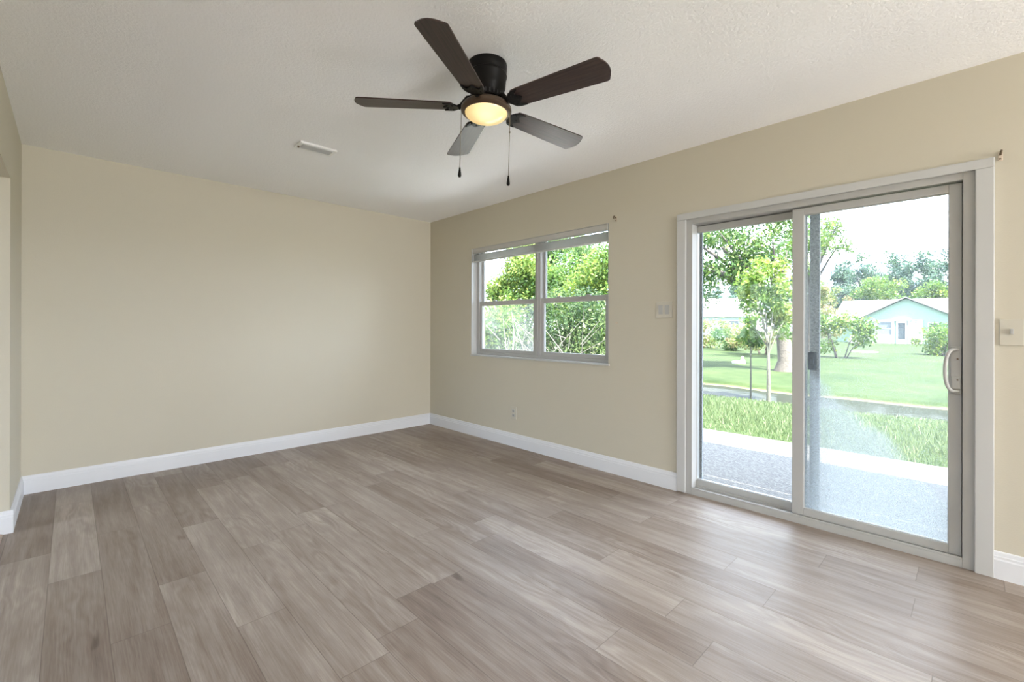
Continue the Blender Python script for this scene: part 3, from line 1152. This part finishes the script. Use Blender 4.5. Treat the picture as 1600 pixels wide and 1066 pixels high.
# small white ornament on the far lawn
q = MB()
q.lathe([(0, 0.0), (0.16, 0.0), (0.17, 0.06), (0.10, 0.10), (0, 0.11)], 12, (0, 0, 0))
q.lathe([(0, 0.0), (0.10, 0.0), (0.09, 0.12), (0.04, 0.17), (0, 0.18)], 12, (0.18, 0.02, 0))
q.lathe([(0, 0.15), (0.03, 0.17), (0.05, 0.21), (0.03, 0.26), (0, 0.27)], 10, (0.18, 0.02, 0))
M_white = principled('painted_white', (0.468, 0.456, 0.444), 0.7)
tag(q.build('garden_ornament', M_white, at=(-1.3, 13.75, G)), 'small pale stone ornament on the shaded far lawn', 'ornament')

# ------------------------------------------------------------------ houses across the lawn
M_mint = principled('mint_siding', (0.175, 0.25, 0.195), 0.8, var=(3, 0.05))
M_roof = principled('pale_shingle', (0.202, 0.206, 0.209), 0.9, var=(6, 0.12), bump=(20, 0.3, 0.03))
M_wwhite = principled('white_stucco', (0.384, 0.384, 0.379), 0.8)
M_scr = principled('screen_mesh_pale', (0.115, 0.130, 0.140), 0.7)
M_dglass = principled('dark_door_glass', (0.05, 0.06, 0.07), 0.15)
M_tan = principled('tan_shade', (0.330, 0.276, 0.228), 0.8)


HO = (-2.27, 43.7)


def house_right():
    # local frame: +X right along the facade (as seen from the room), +Y away from the viewer
    t = thing('house', 'mint green gabled house with screened porch across the lawn', 'house', (*HO, G), 'neighbouring houses')
    W_, EV, PK, XP = 6.0, 1.95, 3.62, 2.98
    q = MB()
    q.poly_prism([Vector((0, 0, -0.2)), Vector((W_, 0, -0.2)), Vector((W_, 0, EV)), Vector((XP, 0, PK - 0.08)), Vector((0, 0, EV))], Vector((0, 5, 0)))
    q.build('gable_wall', M_mint, t)
    q = MB()                                          # main roof behind, ridge parallel to the facade
    q.poly_prism([Vector((-2.3, 2.0, EV - 0.05)), Vector((-1.9, 5.0, EV + 1.80)), Vector((-1.9, 5.0, EV + 1.68)), Vector((-2.3, 2.1, EV - 0.2))], Vector((14, 0, 0)))
    q.poly_prism([Vector((-2.3, 8.0, EV - 0.05)), Vector((-1.9, 5.0, EV + 1.80)), Vector((-1.9, 5.0, EV + 1.68)), Vector((-2.3, 7.9, EV - 0.2))], Vector((14, 0, 0)))
    q.build('roof', M_roof, t)
    q = MB()
    q.poly_prism([Vector((-1.9, 2.6, -0.2)), Vector((-1.9, 7.6, -0.2)), Vector((-1.9, 7.6, EV)), Vector((-1.9, 5.0, EV + 1.55)), Vector((-1.9, 2.6, EV))], Vector((13.2, 0, 0)))
    q.build('main_wall', M_mint, t)
    q = MB()
    for (xa, za, xb, zb) in ((-0.3, EV - 0.14, XP, PK), (W_ + 0.3, EV - 0.14, XP, PK)):
        q.poly_prism([Vector((xa, -0.3, za)), Vector((xb, -0.3, zb)), Vector((xb, -0.3, zb + 0.07)), Vector((xa, -0.3, za + 0.07))], Vector((0, 5.2, 0)))
    q.build('gable_roof', M_roof, t)
    q = MB().box((0, -0.06, -0.2), (2.22, 0.0, 0.66))
    q.box((3.15, -0.06, -0.2), (3.98, 0.0, 0.62))
    q.build('knee_wall', M_wwhite, t)
    q = MB()
    for xx in (0.0, 2.16, 3.10, 3.84):
        q.box((xx, -0.09, -0.2), (xx + 0.13, 0.02, 1.84))
    q.box((0, -0.08, 1.80), (3.97, 0.02, 1.88))
    q.build('post', M_wwhite, t)
    for a, b in ((0.14, 1.12), (1.18, 2.15)):
        w = frame_ring(a, b, 0.66, 1.78, -0.05, 0.0, 0.05, 0.05, 0.05, 0.09, 0).build('window', M_screenframe, t)
        MB().box((a + 0.05, -0.02, 0.71), (b - 0.05, -0.01, 1.69)).build('pane', M_scr, w)
        MB().box((a + 0.05, -0.03, 1.18), (b - 0.05, -0.005, 1.21)).build('meeting_rail', M_wwhite, w)
    w = frame_ring(3.25, 3.82, 0.62, 1.78, -0.05, 0.0, 0.06, 0.12, 0.05, 0.12, 0).build('window', M_screenframe, t)
    MB().box((3.31, -0.02, 0.67), (3.70, -0.01, 1.66)).build('pane', M_tan, w)
    w = frame_ring(2.40, 3.06, -0.12, 1.78, -0.08, 0.0, 0.11, 0.11, 0.46, 0.14, 0).build('porch_door', M_wwhite, t)
    MB().box((2.51, -0.04, 0.34), (2.95, -0.02, 1.64)).build('pane', M_dglass, w)
    q = MB()
    pts = [Vector((2.05, -0.14, 1.82))] + [Vector((2.73 + 0.62 * math.cos(a), -0.14, 1.84 + 0.28 * math.sin(a))) for a in [math.pi * (1 - k / 10) for k in range(11)]] + [Vector((3.42, -0.14, 1.82))]
    q.poly_prism(pts, Vector((0, 0.14, 0)))
    q.build('door_pediment', M_wwhite, t)
    w = frame_ring(4.25, 4.85, 0.9, 1.66, -0.05, 0.0, 0.05, 0.05, 0.05, 0.05, 0).build('window', M_wwhite, t)
    MB().box((4.30, -0.02, 0.95), (4.80, -0.01, 1.61)).build('pane', M_dglass, w)
    return t


hR = house_right()


def on_facade(x, y, z=0.0):
    return (x + HO[0], y + HO[1], G + z)


shrub('porch_plant', 'dark low plant beside the porch door of the mint house', on_facade(3.5, -0.6), (0.3, 0.22, 0.26), 8, 0.15, 400, 0.10, M_leaf_d, None, 4)
shrub('white_flower_bush', 'small white blooming bush at left corner of the mint house', on_facade(-0.15, -0.7), (0.5, 0.35, 0.28), 8, 0.2, 600, 0.11,
      leaf_mat('white_bloom', (0.5, 0.55, 0.45), (0.8, 0.8, 0.76), (0.9, 0.9, 0.88)), None, 4)
tree('flowering_tree', 'loose yellow and orange blooming tree left of the mint house', 'tree', (-3.15, 37.5, G), 0.9, 0.05,
     (-3.1, 37.5, 1.55), (0.95, 0.9, 1.25), 24, 0.36, 2600, 0.14, M_leaf_o, M_bark, None, 6)
shrub('lawn_bush', 'light green bush hiding the right end of the mint house', (3.55, 25.8, G), (1.0, 0.8, 0.78), 22, 0.36, 3800, 0.12, M_leaf_y)
q = MB().lathe([(0, 0.0), (0.6, 0.0), (0.55, 0.03), (0.2, 0.05), (0, 0.06)], 24)
M_sand = principled('bare_sand', (0.420, 0.372, 0.288), 0.95, var=(4, 0.1))
struct(q.build('bare_patch', M_sand, at=(0.48, 26.7, G - 0.005)))

# left house
hl = thing('house', 'pale aqua house with white roof far left behind the oak', 'house', (-17.5, 44.0, G), 'neighbouring houses')
hl.rotation_euler = (0, 0, math.radians(24))
MB().box((-6, 0, -0.2), (7, 7, 2.5)).build('wall', principled('aqua_stucco', (0.34, 0.44, 0.41), 0.8), hl)
q = MB()
q.poly_prism([Vector((-6.6, -0.6, 2.35)), Vector((-6.6, 3.5, 4.5)), Vector((-6.6, 7.6, 2.35))], Vector((14.2, 0, 0)))
q.build('roof', principled('white_roof', (0.5, 0.5, 0.5), 0.85, var=(5, 0.06)), hl)
for a in (-4.0, 0.2, 3.6):
    w = frame_ring(a, a + 1.9, 0.8, 2.0, -0.06, 0.0, 0.1, 0.1, 0.1, 0.1, 0).build('window', M_wwhite, hl)
    MB().box((a + 0.1, -0.03, 0.9), (a + 1.8, -0.01, 1.9)).build('pane', M_scr, w)

# --- rounded yellow-green trees behind the mint house
for (x, y, z, Rr, lab, mt) in (
        (-2.6, 60.0, 5.3, (2.3, 2.0, 1.7), 'rounded yellow-green tree behind the peak of the mint house', M_leaf_y),
        (0.9, 64.0, 4.9, (1.8, 1.6, 1.2), 'low golden tree behind the right roof slope of the mint house', M_leaf_y),
        (-8.0, 60.0, 4.7, (2.6, 2.0, 1.8), 'yellow and pink tinged tree behind the left roof of the mint house', M_leaf_o)):
    tree('garden_tree', lab, 'tree', (x, y, G), z * 0.45, 0.15, (x, y, z), Rr, 30, 0.75, 3600, 0.26, mt, M_bark, 'trees behind the mint house', 5)

# --- far pine belt
pines = [(-12.8, 76, 9.8), (-9.6, 82, 12.0), (-6.6, 76, 12.4), (-3.6, 83, 13.6), (-0.6, 76, 12.2), (2.4, 83, 13.4), (5.6, 77, 11.6), (9.0, 82, 12.0),
         (-11.4, 89, 10.5), (-7.6, 95, 11.4), (-4.0, 90, 11.8), (-0.4, 96, 12.2), (3.4, 90, 11.2), (7.6, 96, 11.0), (-17.5, 80, 10.5), (-23.0, 76, 9.0), (-29.0, 80, 9.5), (-36.0, 76, 9.0)]
for i, (x, y, h) in enumerate(pines):
    tree('pine_tree', 'tall blue-green pine in the far tree belt beyond the houses', 'tree', (x, y, G), h * 0.5, 0.22, (x, y, h * 0.58), (1.8, 1.6, h * 0.37), 46, 0.9, 5200, 0.36, M_leaf_p, M_bark, 'pines of the far tree belt', 6, 1.3, 2.2)
# ------------------------------------------------------------------ vegetation close outside the window
def bramble(label, base, R, n_cl, rc, n_leaf, leaf, mat, ntw, twl=1.0, name='overgrown_shrub'):
    t = thing(name, label, 'shrub', base, 'overgrown shrubs outside the window')
    tm = MB()
    for k in range(ntw):
        a = random.uniform(0, 2 * math.pi)
        b0 = Vector((R[0] * random.uniform(-.8, .8), R[1] * random.uniform(-1.35, .1), random.uniform(-0.1, R[2] * 1.1)))
        dr = Vector((math.cos(a) * 0.7, math.sin(a) * 0.35, random.uniform(0.1, 1.0))).normalized() * random.uniform(0.35, 1.0) * twl
        bend = Vector((random.uniform(-.2, .2), random.uniform(-.1, .1), random.uniform(-.15, .1)))
        r0 = random.uniform(0.004, 0.010)
        tm.tube([b0, b0 + dr * 0.5 + bend * 0.5, b0 + dr + bend], [r0, r0 * 0.8, r0 * 0.3], 5, False)
    for k in range(4):
        a = 2 * math.pi * k / 4 + 0.4
        q = Vector((R[0] * 0.6 * math.cos(a), R[1] * 0.5 * math.sin(a), R[2] * 1.5))
        tm.tube([Vector((0.15 * math.cos(a), 0.1 * math.sin(a), -0.2)), q * 0.5, q], [0.03, 0.02, 0.006], 6)
    tm.build('twigs', M_twig, t, smooth=60)
    cl_ = make_clumps(n_cl, (0, 0, R[2]), R, rc)
    P, tone = crown_points(n_leaf, cl_)
    P[:, 2] = np.maximum(P[:, 2], 0.0)
    leaves_mesh('foliage', P, leaf, mat, tone, t)
    return t


bramble('dark twiggy overgrown shrub filling the right half of the window', (-0.75, 3.75, G), (1.15, 0.7, 1.0), 48, 0.33, 14000, 0.07, M_leaf_d, 230)
bramble('tall leafy shrub with yellow-green top behind the twiggy shrub', (-1.9, 6.4, G), (1.6, 0.7, 1.8), 64, 0.47, 19000, 0.10, M_leaf_y, 40)
bramble('bright green shrub seen through the fogged lower left pane', (-3.3, 4.2, G), (1.15, 0.5, 0.95), 44, 0.36, 12000, 0.09, M_leaf_y, 30)
tree('bushy_tree', 'round bushy tree at the left of the window view', 'tree', (-5.7, 7.6, G), 1.0, 0.08, (-5.65, 7.6, 2.45), (1.35, 1.0, 1.5), 46, 0.46, 17000, 0.12, M_leaf_y, M_bark, None, 6)
tree('bushy_tree', 'dark green tree behind the tall leafy shrub in the window view', 'tree', (-6.5, 10.6, G), 1.4, 0.10, (-6.5, 10.6, 3.2), (2.0, 1.1, 2.0), 50, 0.6, 14000, 0.15, M_leaf_g, M_bark, None, 6)
# pale bare forked stem standing in front of the bright shrub
t = thing('bare_sapling', 'bare pale forked stem outside the lower left window pane', 'sapling', (-1.36, 2.68, G))
q = MB().tube([(0, 0, -0.15), (0.02, 0, 0.55), (0.05, 0, 0.85), (0.06, 0.02, 1.15), (0.0, 0.02, 1.55)], [0.018, 0.016, 0.014, 0.010, 0.004], 8)
q.build('stem', M_twig, t, smooth=60)
for pts in ([(0.03, 0, 0.66), (-0.12, 0, 0.85), (-0.18, 0, 1.0)], [(0.02, 0, 0.58), (-0.22, 0.02, 0.70), (-0.34, 0, 0.92)], [(0.055, 0.01, 0.95), (0.16, 0, 1.1), (0.22, 0, 1.3)], [(0.0, 0, 0.5), (0.14, 0, 0.66), (0.2, 0, 0.9)]):
    MB().tube(pts, [0.010, 0.008, 0.003], 6).build('branch', M_twig, t, smooth=60)

# ------------------------------------------------------------------ long grass on the near bank
n = 34000
gxp = rng.uniform(0.6, 6.5, n)
gyp = 2.44 + rng.uniform(0, 1, n) ** 0.8 * 3.1
keep = pond_profile(gxp, gyp) < -0.1
gxp, gyp = gxp[keep], gyp[keep]
n = len(gxp)
hgt = rng.uniform(0.04, 0.13, n) * np.interp(gyp, [2.4, 3.2, 4.6, 5.4], [0.5, 1.0, 0.85, 0.35])
ang = rng.uniform(0, 2 * np.pi, n)
wd_ = rng.uniform(0.004, 0.008, n)
lean = rng.normal(scale=0.35, size=(n, 2)) * hgt[:, None]
B = np.stack([gxp, gyp, np.full(n, G - 0.01)], 1)
dx = np.stack([np.cos(ang) * wd_, np.sin(ang) * wd_, np.zeros(n)], 1)
T = B + np.concatenate([lean, hgt[:, None]], 1)
V = np.stack([B - dx, B + dx, T], 1).reshape(-1, 3)
o = np_mesh('long_grass', V, np.arange(3 * n).reshape(n, 3), M_grass, np.clip(rng.normal(0.5, 0.25, n), 0, 1))
tag(o, 'long bright grass growing between the patio and the pond', 'grass', kind='stuff')
